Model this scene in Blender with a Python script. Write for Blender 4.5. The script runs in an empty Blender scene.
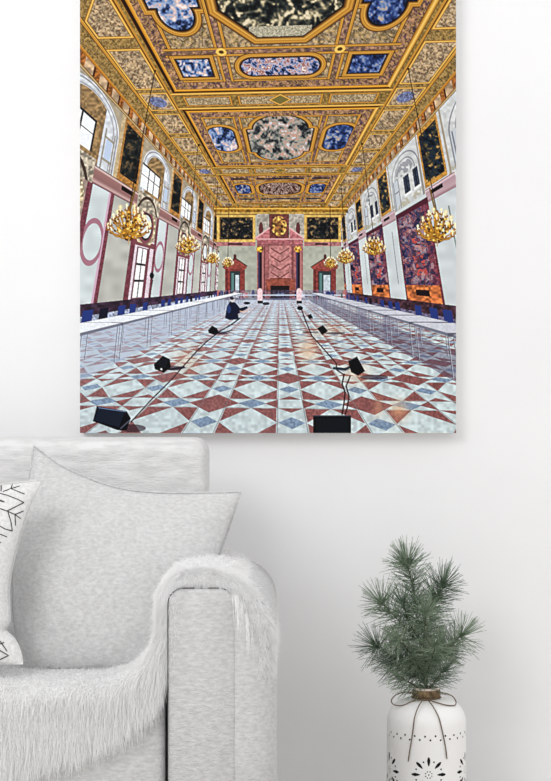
import bpy, bmesh, math, random
import numpy as np
from mathutils import Vector, Matrix

scn = bpy.context.scene
COL = scn.collection

# ---------------------------------------------------------------- camera, world, lights, exposure
DCAM = 4.5; CAMZ = 0.972; MPP = 0.0024            # metres per photo pixel on the wall plane (y = 0)
cam_d = bpy.data.cameras.new('camera'); cam = bpy.data.objects.new('camera', cam_d); COL.objects.link(cam)
cam.location = (0, -DCAM, CAMZ); cam.rotation_euler = (math.pi / 2, 0, 0)
cam_d.sensor_fit = 'HORIZONTAL'; cam_d.sensor_width = 36; cam_d.lens = 36 * DCAM / (551 * MPP)
cam_d.clip_start = .05; cam_d.clip_end = 50
scn.camera = cam

world = bpy.data.worlds.new('daylight'); scn.world = world; world.use_nodes = True
bg = world.node_tree.nodes['Background']; bg.inputs[0].default_value = (1.0, 1.0, 1.0, 1); bg.inputs[1].default_value = 1.01

def area(name, loc, target, sx, sy, power, color=(1, 1, 1)):
    d = bpy.data.lights.new(name, 'AREA'); d.shape = 'RECTANGLE'; d.size = sx; d.size_y = sy; d.energy = power; d.color = color
    o = bpy.data.objects.new(name, d); COL.objects.link(o); o.location = loc
    o.rotation_euler = (Vector(target) - Vector(loc)).to_track_quat('-Z', 'Y').to_euler(); return o
area('window_light', (-2.8, -5.4, 3.9), (0.1, 0, 0.9), 2.4, 2.4, 118, (1, .995, .985))

scn.view_settings.view_transform = 'Standard'; scn.view_settings.look = 'None'
scn.view_settings.gamma = 1; scn.view_settings.use_curve_mapping = False
scn.view_settings.exposure = 0.0
scn.cycles.max_bounces = 16; scn.cycles.diffuse_bounces = 12

# ---------------------------------------------------------------- helpers
def W(px, py, y=0.0):
    """world point at depth y seen at photo pixel (px, py)"""
    s = MPP * (DCAM + y) / DCAM
    return Vector(((px - 275.5) * s, y, CAMZ - (py - 390.5) * s))

def lin(c):
    c = [v / 255. for v in c]
    return tuple(v / 12.92 if v < .04045 else ((v + .055) / 1.055) ** 2.4 for v in c)

def mat(name, rgb, rough=.8, spec=.3, metal=0., sheen=0., trans=0.):
    m = bpy.data.materials.new(name); m.use_nodes = True; b = m.node_tree.nodes['Principled BSDF']
    b.inputs['Base Color'].default_value = (*lin(rgb), 1); b.inputs['Roughness'].default_value = rough
    b.inputs['Specular IOR Level'].default_value = spec; b.inputs['Metallic'].default_value = metal
    if sheen: b.inputs['Sheen Weight'].default_value = sheen; b.inputs['Sheen Roughness'].default_value = .4
    return m

def add_noise(m, c0, c1, scale, lo=.35, hi=.65, bump=0., bscale=None, stretch=(1, 1, 1), detail=4, dist=.002):
    nt = m.node_tree; N = nt.nodes; L = nt.links; b = N['Principled BSDF']
    tc = N.new('ShaderNodeTexCoord'); mp = N.new('ShaderNodeMapping'); mp.inputs['Scale'].default_value = stretch
    L.new(tc.outputs['Object'], mp.inputs['Vector'])
    n = N.new('ShaderNodeTexNoise'); n.inputs['Scale'].default_value = scale; n.inputs['Detail'].default_value = detail
    r = N.new('ShaderNodeValToRGB'); r.color_ramp.elements[0].position = lo; r.color_ramp.elements[1].position = hi
    r.color_ramp.elements[0].color = (*lin(c0), 1); r.color_ramp.elements[1].color = (*lin(c1), 1)
    L.new(mp.outputs[0], n.inputs['Vector']); L.new(n.outputs['Fac'], r.inputs[0]); L.new(r.outputs[0], b.inputs['Base Color'])
    if bump:
        n2 = N.new('ShaderNodeTexNoise'); n2.inputs['Scale'].default_value = bscale or scale * 4; n2.inputs['Detail'].default_value = 3
        L.new(mp.outputs[0], n2.inputs['Vector'])
        bp = N.new('ShaderNodeBump'); bp.inputs['Strength'].default_value = bump; bp.inputs['Distance'].default_value = dist
        L.new(n2.outputs['Fac'], bp.inputs['Height']); L.new(bp.outputs[0], b.inputs['Normal'])
    return m

def tag(o, label=None, cat=None, group=None, kind=None):
    if label: o['label'] = label
    if cat: o['category'] = cat
    if group: o['group'] = group
    if kind: o['kind'] = kind
    return o

def empty(name, loc, label, cat):
    o = bpy.data.objects.new(name, None); COL.objects.link(o); o.location = loc; o.empty_display_size = .05
    return tag(o, label, cat)

def link(name, me, m, parent=None, smooth=True):
    o = bpy.data.objects.new(name, me); COL.objects.link(o)
    if m: me.materials.append(m)
    if parent:
        o.parent = parent; loc = parent.matrix_basis.translation.copy(); p = parent.parent
        while p: loc = loc + p.matrix_basis.translation; p = p.parent
        if len(me.vertices):
            me.transform(Matrix.Translation(-loc))
    if smooth and len(me.polygons): me.polygons.foreach_set('use_smooth', [True] * len(me.polygons))
    return o

def from_py(name, verts, faces, m, parent=None, smooth=True):
    me = bpy.data.meshes.new(name); me.from_pydata([tuple(v) for v in verts], [], faces); me.update()
    return link(name, me, m, parent, smooth)

def from_quads(name, V, Q, m, parent=None, smooth=True):
    """fast mesh from numpy vertices (n,3) and quads (k,4)"""
    me = bpy.data.meshes.new(name); V = np.asarray(V, np.float32); Q = np.asarray(Q, np.int32)
    me.vertices.add(len(V)); me.vertices.foreach_set('co', V.ravel())
    me.loops.add(Q.size); me.loops.foreach_set('vertex_index', Q.ravel())
    me.polygons.add(len(Q)); me.polygons.foreach_set('loop_start', np.arange(0, Q.size, 4, dtype=np.int32))
    me.update(calc_edges=True); me.validate()
    return link(name, me, m, parent, smooth)

def grid_quads(nu, nv, wrap=False):
    i = np.arange(nu if wrap else nu - 1)[:, None]; j = np.arange(nv - 1)[None, :]
    a = i * nv + j; b = ((i + 1) % nu) * nv + j
    return np.stack([a, b, b + 1, a + 1], -1).reshape(-1, 4)

def rbox(name, lo, hi, r, m, parent=None, seg=5, smooth=True, puff=None):
    bm = bmesh.new(); bmesh.ops.create_cube(bm, size=1)
    lo = Vector(lo); hi = Vector(hi); c = (lo + hi) / 2; d = hi - lo
    for v in bm.verts: v.co = Vector((c.x + v.co.x * d.x, c.y + v.co.y * d.y, c.z + v.co.z * d.z))
    bmesh.ops.bevel(bm, geom=bm.edges[:], offset=r, segments=seg, profile=.5, affect='EDGES')
    me = bpy.data.meshes.new(name); bm.to_mesh(me); bm.free()
    return link(name, me, m, parent, smooth)

def catmull(P, n):
    P = [Vector(p) for p in P]; out = []
    Q = [P[0] * 2 - P[1]] + P + [P[-1] * 2 - P[-2]]
    for i in range(1, len(Q) - 2):
        for k in range(n):
            t = k / n; a, b, c, d = Q[i - 1], Q[i], Q[i + 1], Q[i + 2]
            out.append(.5 * ((2 * b) + (c - a) * t + (2 * a - 5 * b + 4 * c - d) * t * t + (3 * b - 3 * c + d - a) * t ** 3))
    out.append(P[-1]); return out

def tube_geo(P, R, sides=8, closed=False):
    """vertices, faces of a tube through the points P with radius R (number or list)"""
    n = len(P); V = []; Fc = []; up = Vector((0, 1, 0.13)).normalized()
    for i, p in enumerate(P):
        a = P[i - 1] if (i or closed) else P[0]; b = P[(i + 1) % n] if (i < n - 1 or closed) else P[-1]
        t = (b - a).normalized(); s = t.cross(up)
        if s.length < 1e-4: s = t.cross(Vector((1, 0, 0)))
        s.normalize(); w = s.cross(t); r = R[i] if hasattr(R, '__len__') else R
        for k in range(sides):
            an = 2 * math.pi * k / sides; V.append(p + (s * math.cos(an) + w * math.sin(an)) * r)
    for i in range(n if closed else n - 1):
        for k in range(sides):
            j = (i + 1) % n; Fc.append((i * sides + k, i * sides + (k + 1) % sides, j * sides + (k + 1) % sides, j * sides + k))
    if not closed: Fc.append(tuple(range(sides))[::-1]); Fc.append(tuple((n - 1) * sides + k for k in range(sides)))
    return V, Fc

def tubes(name, paths, R, m, parent=None, sides=8):
    V = []; Fc = []
    for P in paths:
        v, f = tube_geo(P, R, sides); o = len(V); V += v; Fc += [tuple(i + o for i in q) for q in f]
    return from_py(name, V, Fc, m, parent)

def strands(name, roots, tips_dir, length, r, m, parent, bend, rng, segs=3, taper=.8):
    """three-sided tapering hairs: roots (n,3), unit directions (n,3), length (n,), bend (n,3) added over the square of the run"""
    n = len(roots); ref = rng.normal(size=(n, 3)); s = np.cross(tips_dir, ref); s /= np.linalg.norm(s, axis=1)[:, None] + 1e-9
    w = np.cross(tips_dir, s); V = np.zeros((n, segs + 1, 3, 3), np.float32)
    for k in range(segs + 1):
        t = k / segs; c = roots + tips_dir * (length * t)[:, None] + bend * (length * t * t)[:, None]
        rr = (r * (1 - taper * t))
        for q in range(3):
            an = 2 * math.pi * q / 3; V[:, k, q] = c + (s * math.cos(an) + w * math.sin(an)) * (rr[:, None] if hasattr(rr, '__len__') else rr)
    base = (np.arange(n) * (segs + 1) * 3)[:, None, None]; k = np.arange(segs)[None, :, None] * 3; q = np.arange(3)[None, None, :]; q2 = (q + 1) % 3
    Q = np.stack([base + k + q, base + k + q2, base + k + 3 + q2, base + k + 3 + q], -1).reshape(-1, 4)
    return from_quads(name, V.reshape(-1, 3), Q, m, parent)

# ---------------------------------------------------------------- the printed picture

def paint_hall(X0=80.0, X1=456.0, Y0=-67.0, Y1=433.0, S=4):
    """The printed picture: colours of a perspective view of a banquet hall, rows top to bottom."""
    F_, CX_, CY_ = 309., 268., 183.
    th = math.atan2(284 - CY_, F_); psi = math.atan2(280 - CX_, F_ / math.cos(th))
    ct, st, cp, sp = math.cos(th), math.sin(th), math.cos(psi), math.sin(psi)
    W = int((X1 - X0) * S); H = int((Y1 - Y0) * S)
    f32 = np.float32
    px = (X0 + (np.arange(W) + .5) / S).astype(f32)[None, :].repeat(H, 0)
    py = (Y0 + (np.arange(H) + .5) / S).astype(f32)[:, None].repeat(W, 1)
    a = (px - CX_) / F_; b = (CY_ - py) / F_
    ry = ct - b * st; rz = st + b * ct
    rx, ry = a * cp - ry * sp, a * sp + ry * cp
    EYE = 1.6; HC = 7.75
    XL, XR, YF = -6.7, 6.8, 34.8
    img = np.zeros((H, W, 3), f32)

    def proj(X, Y, Z):
        Z = Z - EYE
        x = X * cp + Y * sp; y = -X * sp + Y * cp
        f = y * ct + Z * st; u = -y * st + Z * ct
        return CX_ + F_ * x / f, CY_ - F_ * u / f

    def hsh(ix, iy, s):
        n = (ix.astype(np.int64) * 374761393 + iy.astype(np.int64) * 668265263 + s * 974711) & 0x7fffffff
        n = ((n ^ (n >> 13)) * 1274126177) & 0x7fffffff
        return ((n ^ (n >> 16)) & 0xffff).astype(f32) / 65535.
    def vn(x, y, s=0):
        ix = np.floor(x); iy = np.floor(y); fx = x - ix; fy = y - iy
        fx = fx * fx * (3 - 2 * fx); fy = fy * fy * (3 - 2 * fy)
        h = lambda i, j: hsh(ix + i, iy + j, s)
        return (h(0, 0) * (1 - fx) + h(1, 0) * fx) * (1 - fy) + (h(0, 1) * (1 - fx) + h(1, 1) * fx) * fy
    # speckle fields shared by all painted surfaces
    nA = vn(px / 1.6, py / 1.6, 1); nB = vn(px / 3.2, py / 3.0, 2); nC = vn(px / 9, py / 8, 3); nD = vn(px / .9, py / .9, 4)
    nE = vn(px / 4.5 + 3, py / 4 + nB * 2, 5); nF = vn(px / 2.2 + nC * 3, py / 2.2, 6)
    def put(mask, col, al=1.0, noise=0.0, n=None):
        if n is None: n = nA
        c = np.array(col, f32) / 255.
        if noise:
            v = c[None, :] * (1 + noise * (n[mask] * 2 - 1))[:, None]
        else: v = c[None, :]
        if np.isscalar(al): img[mask] = img[mask] * (1 - al) + v * al
        else:
            m = al[mask][:, None]; img[mask] = img[mask] * (1 - m) + v * m
    def ramp(mask, t, stops):
        ts = [s[0] for s in stops]; tt = t[mask]
        for k in range(3): img[..., k][mask] = np.interp(tt, ts, [s[1][k] / 255. for s in stops])
    GOLD = [(0, (56, 36, 18)), (.15, (136, 90, 36)), (.35, (222, 178, 88)), (.5, (178, 124, 46)), (.7, (208, 158, 70)), (.88, (124, 80, 32)), (1, (46, 30, 18))]
    GOLDB = [(0, (100, 68, 28)), (.25, (206, 158, 70)), (.5, (240, 204, 118)), (.8, (182, 128, 46)), (1, (92, 58, 24))]
    def fresco(mask, pal, sx=3.0, seed=10):
        wx = vn(px / (sx * 2), py / (sx * 2), seed) * 1.8; wy = vn(px / (sx * 2), py / (sx * 2), seed + 1) * 1.8
        v = vn(px / sx + wx, py / sx + wy, seed + 2) * .65 + vn(px / (sx * .45) + wy, py / (sx * .45), seed + 3) * .35
        v = np.clip((v - .5) * 1.6 + .5, 0, 1)
        n = len(pal) - 1
        for k in range(3): img[..., k][mask] = np.interp(v[mask] * n, range(n + 1), [p[k] / 255. for p in pal])
    BLUEP = [(18, 24, 44), (58, 76, 122), (104, 130, 176), (160, 178, 204), (206, 176, 172), (236, 226, 222)]
    BLUEQ = [(14, 18, 40), (34, 52, 100), (60, 84, 140), (120, 140, 180), (190, 170, 150)]
    DARKP = [(12, 14, 16), (24, 28, 30), (50, 56, 54), (96, 92, 78), (190, 178, 144), (226, 214, 190)]
    MULTI = [(18, 22, 34), (58, 60, 64), (120, 122, 118), (170, 168, 160), (196, 150, 130), (206, 214, 220)]
    NIGHT = [(8, 9, 10), (16, 22, 26), (28, 34, 34), (50, 50, 46), (110, 90, 62)]

    tf = np.where(rz < -1e-4, -EYE / np.minimum(rz, -1e-4), 1e6)
    tc = np.where(rz > 1e-4, HC / np.maximum(rz, 1e-4), 1e6)
    tl = np.where(rx < -1e-5, XL / np.minimum(rx, -1e-5), 1e6)
    tr = np.where(rx > 1e-5, XR / np.maximum(rx, 1e-5), 1e6)
    tb = YF / ry
    T = np.stack([tf, tc, tl, tr, tb]); k = T.argmin(0); t = T.min(0)
    X = rx * t; Y = ry * t; Z = rz * t + EYE
    FL, CE, LW, RW, BK = [k == i for i in range(5)]

    # ---- floor -------------------------------------------------------------------------------
    px_, py_ = 1.075, 1.255
    iu = np.round((X - .125) / px_); u = X - .125 - iu * px_
    jv = np.round((Y - 6.36) / py_); v = Y - 6.36 - jv * py_
    even = ((iu + jv) % 2) == 0
    uc = np.abs(np.abs(u) - px_ / 2); au = np.abs(u); av = np.abs(v); avm = py_ / 2 - av
    WHT = (204, 216, 218); RED = (142, 90, 88); BLU = (132, 152, 176)
    put(FL, WHT, 1, .10, nB)
    cell = au > .175
    rect = cell & (av > .165)
    put(FL & rect & (uc / .36 + avm / .46 > 1) & (au > .19) & (av > .18), RED, 1, .18)
    put(FL & cell & (av <= .165) & (uc / .21 + av / .165 < 1), BLU, 1, .15)
    put(FL & cell & (av <= .165) & (au < .36) & (av < (.36 - au) * .9), RED, 1, .16)
    strip = au <= .175
    put(FL & strip & (au / .165 + (py_ / 2 - av) / .17 < 1), BLU, 1, .15)
    put(FL & strip & ~even & (av > .165) & (au < (.32 - av) * 1.1), RED, 1, .15)
    put(FL & even & (au / .35 + av / .35 < 1), RED, 1, .16)
    line = (np.abs(au - .175) < .008) | ((np.abs(av - .165) < .010) & cell)
    put(FL & line, (120, 116, 120), .55)
    # sheen of the windows on the polished stone, left side paler
    gl = np.clip((2.2 - X) / 8.5, 0, 1) * np.clip((Y - 4) / 8, 0.25, 1)
    st1 = np.clip(vn(px / 11, py / 40, 21) * 1.5 - .35, 0, 1)
    put(FL, (206, 220, 238), gl * (.45 + .4 * st1))
    far = np.clip((Y - 12) / 20, 0, 1)
    put(FL, (196, 208, 226), far * .6)
    st2 = np.clip(vn(px / 5, py / 60, 22) * 1.6 - .7, 0, 1) * np.clip((X - 1.5) / 3, 0, 1) * np.clip((Y - 7) / 6, 0, 1)
    put(FL, (120, 120, 150), st2 * .7)
    for (cx, cy, sx, sy, al) in ((308, 350, 10, 12, .55), (399, 410, 9, 10, .6), (378, 407, 5, 10, .4), (186, 360, 14, 14, .3), (330, 330, 16, 7, .3), (356, 372, 14, 12, .35)):
        g = np.exp(-((px - cx) / sx) ** 2 - ((py - cy) / sy) ** 2) * al
        put(FL & (g > .02), (235, 185, 140), g)

    put(FL & (X > 3.0) & (X < 4.4), (90, 84, 110), .35 + .25 * nA)
    put(FL & (X < -3.5), (176, 186, 206), .35 + .3 * nB)
    # ---- ceiling -----------------------------------------------------------------------------
    xc = X - .1; ax = np.abs(xc)
    put(CE, (150, 128, 92), 1, .45, nF)
    put(CE, (140, 126, 130), np.clip(nB * 1.6 - .6, 0, 1) * .5)
    put(CE & (nD > .72), (216, 196, 160), .55)
    coff = [(-4.0, 11.2), (12.55, 20.0), (21.7, 30.2)]
    main = np.zeros_like(CE)
    for (y0, y1) in coff: main |= (ax < 4.6) & (Y > y0) & (Y < y1)
    # cross bands between the coffers, with long inset panels
    gb = CE & ~main & (ax < 4.75)
    put(gb, (142, 116, 64), 1, .3, nA)
    for (y0, y1) in ((11.2, 12.55), (20.0, 21.7), (30.2, 33.5)):
        ym = (y0 + y1) / 2; hh = (y1 - y0) / 2 * .42
        for (c, hw) in ((-3.2, .95), (-1.0, .75), (1.0, .75), (3.2, .95)):
            d = np.maximum(np.abs(xc - c) - hw, np.abs(Y - ym) - hh)
            put(gb & (d < 0), (164, 146, 116), 1, .35, nD)
            ramp(gb & (np.abs(d - .06) < .06), (d) / .12, GOLD)
        d = np.abs(xc) / .45 + np.abs(Y - ym) / .4
        put(gb & (d < 1), (120, 110, 60), 1); ramp(gb & (np.abs(d - 1) < .18), (d - .82) / .36, GOLDB)
        for yy in (y0 + .1, y1 - .1): ramp(gb & (np.abs(Y - yy) < .1), (Y - yy + .1) / .2, GOLDB)
    # outer gallery
    og = CE & (ax >= 4.7)
    put(og, (138, 112, 66), 1, .35, nA)
    put(og & (nD > .6), (190, 164, 110), .5)
    yy = Y; seg = [(3.5, 8.1), (8.55, 10.95), (11.15, 12.6), (12.85, 15.0), (15.3, 17.4), (17.7, 19.8), (20.1, 21.6), (21.9, 24.2), (24.5, 26.8), (27.1, 29.4), (29.7, 33.5)]
    for q, (y0, y1) in enumerate(seg):
        d = np.maximum(np.abs(ax - 5.45) - .52, np.abs(yy - (y0 + y1) / 2) - (y1 - y0) / 2 + .12)
        if q == 0: d = np.maximum(d, 6.2 + (ax - 4.93) * 1.1 - yy)
        put(og & (d < 0), (160, 138, 108), 1, .4, nF)
        put(og & (d < 0) & (nD > .62), (220, 200, 172), .5)
        put(og & (d < 0) & (nA < .3), (96, 70, 56), .6)
        if q in (2, 6):
            dd = ((ax - 5.45) / .36) ** 2 + ((yy - (y0 + y1) / 2) / .42) ** 2
            put(og & (dd < 1), (104, 116, 160), .85, .35, nD)
        ramp(og & (np.abs(d - .06) < .06), d / .12, GOLDB)
    for xx in (4.72, 6.15): ramp(og & (np.abs(ax - xx) < .09), (ax - xx + .09) / .18, GOLD)
    # dark outer step of every coffer, then gold moulding and painted border
    for q, (y0, y1) in enumerate(coff):
        dx = 4.6 - ax; dy = np.minimum(Y - y0, y1 - Y); d = np.minimum(dx, dy); m = CE & main & (Y > y0) & (Y < y1)
        side = dx < dy; lft = xc < 0
        w = .26
        ramp(m & (d < w) & side & ~lft, d / w, GOLDB)
        ramp(m & (d < w) & side & lft, d / w, [(0, (190, 140, 60)), (.15, (50, 26, 12)), (.5, (36, 18, 10)), (.6, (190, 130, 40)), (1, (230, 180, 80))])
        ramp(m & (d < w) & ~side, d / w, [(0, (56, 30, 10)), (.3, (60, 34, 12)), (.4, (180, 118, 30)), (.7, (235, 182, 70)), (1, (150, 96, 30))])
        bd = m & (d >= w) & (d < w + .5)
        put(bd, (134, 104, 84), 1, .5, nF); put(bd & (nD > .6), (206, 164, 104), .6); put(bd & (nA < .28), (70, 50, 78), .6)
        ramp(m & (np.abs(d - w - .5) < .08), (d - w - .42) / .16, GOLD)
    def vstrip(m, xs, w=.16):
        d = np.abs(ax - xs)
        put(m & (d < w), (146, 116, 92), 1, .4, nF); put(m & (d < w) & (nA < .3), (90, 60, 96), .5)
        ramp(m & (np.abs(d - w) < .07), (d - w + .07) / .14, GOLD)
    def hstrip(m, ys, w=.16):
        d = np.abs(Y - ys)
        put(m & (d < w), (146, 114, 88), 1, .4, nF); put(m & (d < w) & (nA < .3), (90, 60, 96), .5)
        ramp(m & (np.abs(d - w) < .07), (d - w + .07) / .14, GOLD)
    def panel(m, d, w, pal, sx, seed, inner=None):
        ramp(m & (d > 0) & (d < w), d / w, GOLD); put(m & (d <= 0), (20, 16, 14), 1)
        fresco(m & (d < -.05), pal, sx, seed)
    def rbox(x, y, cx, cy, hx, hy, r):
        qx = np.abs(x - cx) - hx + r; qy = np.abs(y - cy) - hy + r
        return np.sqrt(np.maximum(qx, 0) ** 2 + np.maximum(qy, 0) ** 2) + np.minimum(np.maximum(qx, qy), 0) - r
    inn = [CE & (ax < 3.86) & (Y > y0 + .74) & (Y < y1 - .74) for (y0, y1) in coff]
    m = inn[0] | (CE & (ax < 4.1) & (Y > -3) & (Y < 10.5))
    vstrip(m, 2.07); hstrip(m, 8.84)
    d = np.maximum(np.abs(ax) - 2.0, np.maximum(3.3 - 4.9 - (Y - 3.3) , Y - 8.25)); d = np.maximum(np.maximum(ax - 1.85, Y - 8.2), (ax + Y - 8.95) * .707)
    panel(m & (Y < 8.66), d, .34, DARKP, 5, 31)
    cart = m & (d < -.02) & (Y > 7.75) & (ax < 1.0); put(cart, (172, 166, 146), 1, .25, nD)
    d = np.maximum(np.abs(xc - 0) - 1.5, np.abs(Y - 9.68) - .5); d = rbox(xc, Y, 0, 9.68, 1.5, .52, .5)
    panel(m & (Y > 8.95), d, .24, [(20, 24, 50), (60, 80, 130), (150, 160, 190), (206, 186, 190), (140, 80, 70), (230, 220, 214)], 2.6, 41)
    for sgn, pal in ((-1, BLUEP), (1, BLUEQ)):
        d = np.maximum(np.abs(xc - sgn * 3.2) - .62, np.abs(Y - 9.66) - .52)
        panel(m & (Y > 8.95) & (xc * sgn > 2.3), d, .2, pal, 3.2, 50 + sgn)
        d = np.minimum(np.maximum(np.abs(xc - sgn * 3.15) - .78, Y - 7.0), np.sqrt((xc - sgn * 3.15) ** 2 + ((Y - 7.2) * .85) ** 2) - .56)
        panel(m & (Y < 8.6) & (xc * sgn > 2.3), d, .22, pal, 4.2, 60 + sgn)
    for sgn in (-1, 1):
        dd = (xc - sgn * 2.07) ** 2 + (Y - 8.84) ** 2
        put(m & (dd < .035), (232, 196, 104), 1); put(m & (dd < .008), (90, 60, 20), 1)
    m = inn[1]
    vstrip(m, 2.15, .14)
    d = np.minimum(rbox(xc, Y, 0, 16.05, 1.78, 1.5, .1), rbox(xc, Y, 0, 16.05, 1.45, 2.85, 1.35))
    panel(m, d, .26, MULTI, 3.6, 71)
    for sgn in (-1, 1):
        d = rbox(xc, Y, sgn * 3.2, 15.8, .72, 1.55, .7)
        panel(m & (xc * sgn > 2.2), d, .3, BLUEP if sgn < 0 else BLUEQ, 3.2, 80 + sgn)
    m = inn[2]
    vstrip(m, 2.15, .16); hstrip(m, 23.1, .12); hstrip(m, 28.0, .12)
    d = rbox(xc, Y, 0, 25.4, 1.75, 1.75, 1.2); panel(m, d, .4, [(30, 16, 12), (90, 50, 40), (190, 170, 160), (60, 40, 40), (220, 190, 170)], 1.8, 91)
    for sgn in (-1, 1):
        d = rbox(xc, Y, sgn * 3.15, 25.4, .62, 1.4, .6); panel(m & (xc * sgn > 2.2), d, .4, BLUEQ, 1.8, 95)
    for yy in (22.6, 28.6):
        d = np.abs(Y - yy) - .25; put(m & (d < 0) & (np.abs(ax - 2.15) > .3), (50, 44, 60), 1, .6, nA)

    # ---- side walls --------------------------------------------------------------------------
    def corn(m, s):
        ramp(m & (Z > 8.62), Z - 8.62, [(0, (70, 40, 20)), (.06, (214, 190, 140)), (.14, (120, 84, 44)), (.3, (196, 150, 70)), (.42, (235, 190, 90)), (.5, (120, 70, 30)), (.75, (220, 160, 60))])
        bz = m & (Z > 8.78) & (Z < 9.2); ph = ((Y) % .92) / .92
        put(bz & (ph < .45), (150, 96, 48), 1, .4, nA); put(bz & (ph < .12), (70, 36, 20), 1)
        put(bz & (ph >= .45), (186, 160, 130), 1, .3, nB)
    # left: 6.45 m bays, picture pier 0..2.05, window niche 2.05..6.45
    PB = 6.45; yb = (Y - 11.85 + PB * 4) % PB; m = LW
    put(m, (196, 198, 190), 1, .06, nC)
    up = m & (Z > 5.75) & (Z < 8.62)
    put(up, (172, 160, 140), 1, .1, nB)
    pic = up & (yb < 1.95)
    put(pic, (176, 128, 70), 1, .2)
    fresco(pic & (yb > .16) & (yb < 1.78) & (Z > 6.05) & (Z < 8.42), NIGHT, 3.4, 101)
    nic = up & (yb >= 2.15) & (yb < 6.15)
    arch = np.sqrt(((yb - 4.15) / 2.0) ** 2 + (np.maximum(Z - 7.3, 0) / 1.3) ** 2)
    a1 = nic & (arch < 1)
    put(a1, (212, 216, 222), 1, .1, nB)
    put(a1 & (np.abs(arch - .93) < .025), (126, 120, 122), .7); put(a1 & (np.abs(arch - .78) < .02), (130, 126, 128), .6)
    put(a1 & (arch < .74) & (yb < 5.0), (150, 124, 88), 1, .3, nF)
    put(a1 & (yb > 5.15) & (np.abs(np.abs(Z - 6.6) - .45) < .05) & (yb < 5.9), (150, 140, 120), .8)
    put(a1 & ((np.abs(yb - 5.2) < .05) | (np.abs(yb - 5.85) < .05)) & (Z < 7.4), (140, 132, 120), .8)
    put(a1 & (yb > 5.3) & (yb < 5.75) & (Z > 6.2) & (Z < 7.0), (190, 204, 226), 1)
    wn = a1 & (yb < 4.55) & (Z > 6.1) & (Z < 7.35)
    put(wn, (236, 240, 244), 1, .03)
    put(wn & ((np.abs(yb - 4.5) < .06) | (np.abs(yb - 3.7) < .05) | (np.abs(yb - 3.0) < .05) | (np.abs(Z - 7.3) < .05) | (np.abs(Z - 6.75) < .02)), (28, 34, 44), 1)
    put(up & (yb > 6.15), (196, 176, 140), 1, .1)
    # pink cornice under the pictures
    bd = m & (Z <= 5.75) & (Z > 5.05) & ((yb < 2.1) | (yb > 4.9))
    ramp(bd, Z, [(5.05, (96, 46, 56)), (5.15, (206, 176, 172)), (5.3, (146, 108, 106)), (5.6, (158, 118, 114)), (5.68, (226, 206, 200)), (5.75, (80, 50, 50))])
    put(m & (np.abs(Z - 5.52) < .1) & (yb > .5) & (yb < 1.6), (22, 16, 18), 1)
    lo = m & (Z <= 5.05)
    put(lo & (yb < 2.1), (186, 186, 180), 1, .07, nC)
    mar = (122, 66, 78)
    put(lo & ((yb < .05) | ((yb > 1.98) & (yb < 2.3))), mar, 1, .15)
    put(lo & (yb > 4.75), (206, 214, 216), 1, .05, nC)                      # splayed jamb
    for q in (4.82, 6.38): put(lo & (np.abs(yb - q) < .16), mar, 1, .2)
    put(lo & (yb > 6.1) & (yb < 6.24), (206, 170, 190), 1)
    d = np.abs(np.sqrt(((yb - 5.55) / .62) ** 2 + ((Z - 3.05) / .75) ** 2) - 1)
    put(lo & (d < .13) & (yb > 4.95) & (yb < 6.15), (168, 120, 136), 1)
    mid = lo & (yb > 2.3) & (yb < 4.66)
    put(mid, (170, 150, 140), 1, .2, nB)
    put(mid & (Z < 3.7), (222, 206, 216), 1, .05)
    for q in (2.36, 4.1): put(mid & (np.abs(yb - q) < .1) & (Z < 3.6), mar, 1, .15)
    put(mid & (Z < 3.62) & (Z > 3.35), (130, 78, 84), 1)
    put(mid & (yb > 2.7) & (yb < 4.0) & (Z > .9) & (Z < 3.3), (116, 70, 80), 1)
    wn = mid & (yb > 2.85) & (yb < 3.85) & (Z > 1.0) & (Z < 3.25)
    put(wn, (244, 246, 248), 1)
    put(wn & ((np.abs(yb - 3.35) < .05) | (np.abs(Z - 2.5) < .05) | (np.abs(Z - 1.75) < .05)), (44, 36, 44), 1)
    put(mid & (Z < .95) & (Z > .7), (120, 76, 80), 1)
    oe = np.sqrt(((yb - 3.4) / .95) ** 2 + ((Z - 4.35) / .85) ** 2)
    put(mid & (oe < 1.25) & (Z > 3.5), (196, 180, 150), 1, .5, nF)
    put(mid & (oe < 1.0), (134, 82, 90), 1); put(mid & (oe < .82), (60, 40, 44), 1); put(mid & (oe < .68), (226, 230, 232), 1, .1, nB)
    dec = m & (yb > 2.15) & (yb < 4.9) & (Z > 5.05) & (Z < 5.95)
    oe2 = np.sqrt(((yb - 3.4) / 1.5) ** 2 + ((Z - 4.35) / 1.6) ** 2)
    put(dec, (176, 166, 150), 1, .4, nF); put(dec & (np.abs(oe2 - .9) < .05), (70, 52, 44), 1)
    put(lo & (Z < .95), (66, 48, 66), 1, .4, nB); put(lo & (Z < .55), (170, 178, 200), 1, .3, nA)
    corn(m, -1)
    # right: 6.55 m bays, picture pier 0..1.95, tapestry 1.95..6.0, niche above
    PB = 6.6; yb = (Y - 12.0 + PB * 4) % PB; m = RW
    put(m, (206, 212, 214), 1, .05, nC)
    up = m & (Z > 5.6) & (Z < 8.62)
    put(up, (206, 208, 208), 1, .08, nB)
    pic = up & (yb < 2.0) & (Z > 5.8)
    put(pic, (186, 140, 66), 1, .2)
    fresco(pic & (yb > .14) & (yb < 1.84) & (Z > 6.0) & (Z < 8.4), [(8, 10, 16), (14, 22, 34), (30, 48, 66), (44, 50, 44), (90, 80, 56), (200, 160, 100)], 3.2, 111)
    put(up & ((np.abs(yb - 2.15) < .06) | (np.abs(yb - 6.35) < .07)), (150, 134, 110), .8)
    arch = np.sqrt(((yb - 4.1) / 1.9) ** 2 + (np.maximum(Z - 7.25, 0) / 1.2) ** 2)
    ring = up & (yb > 2.2)
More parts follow.
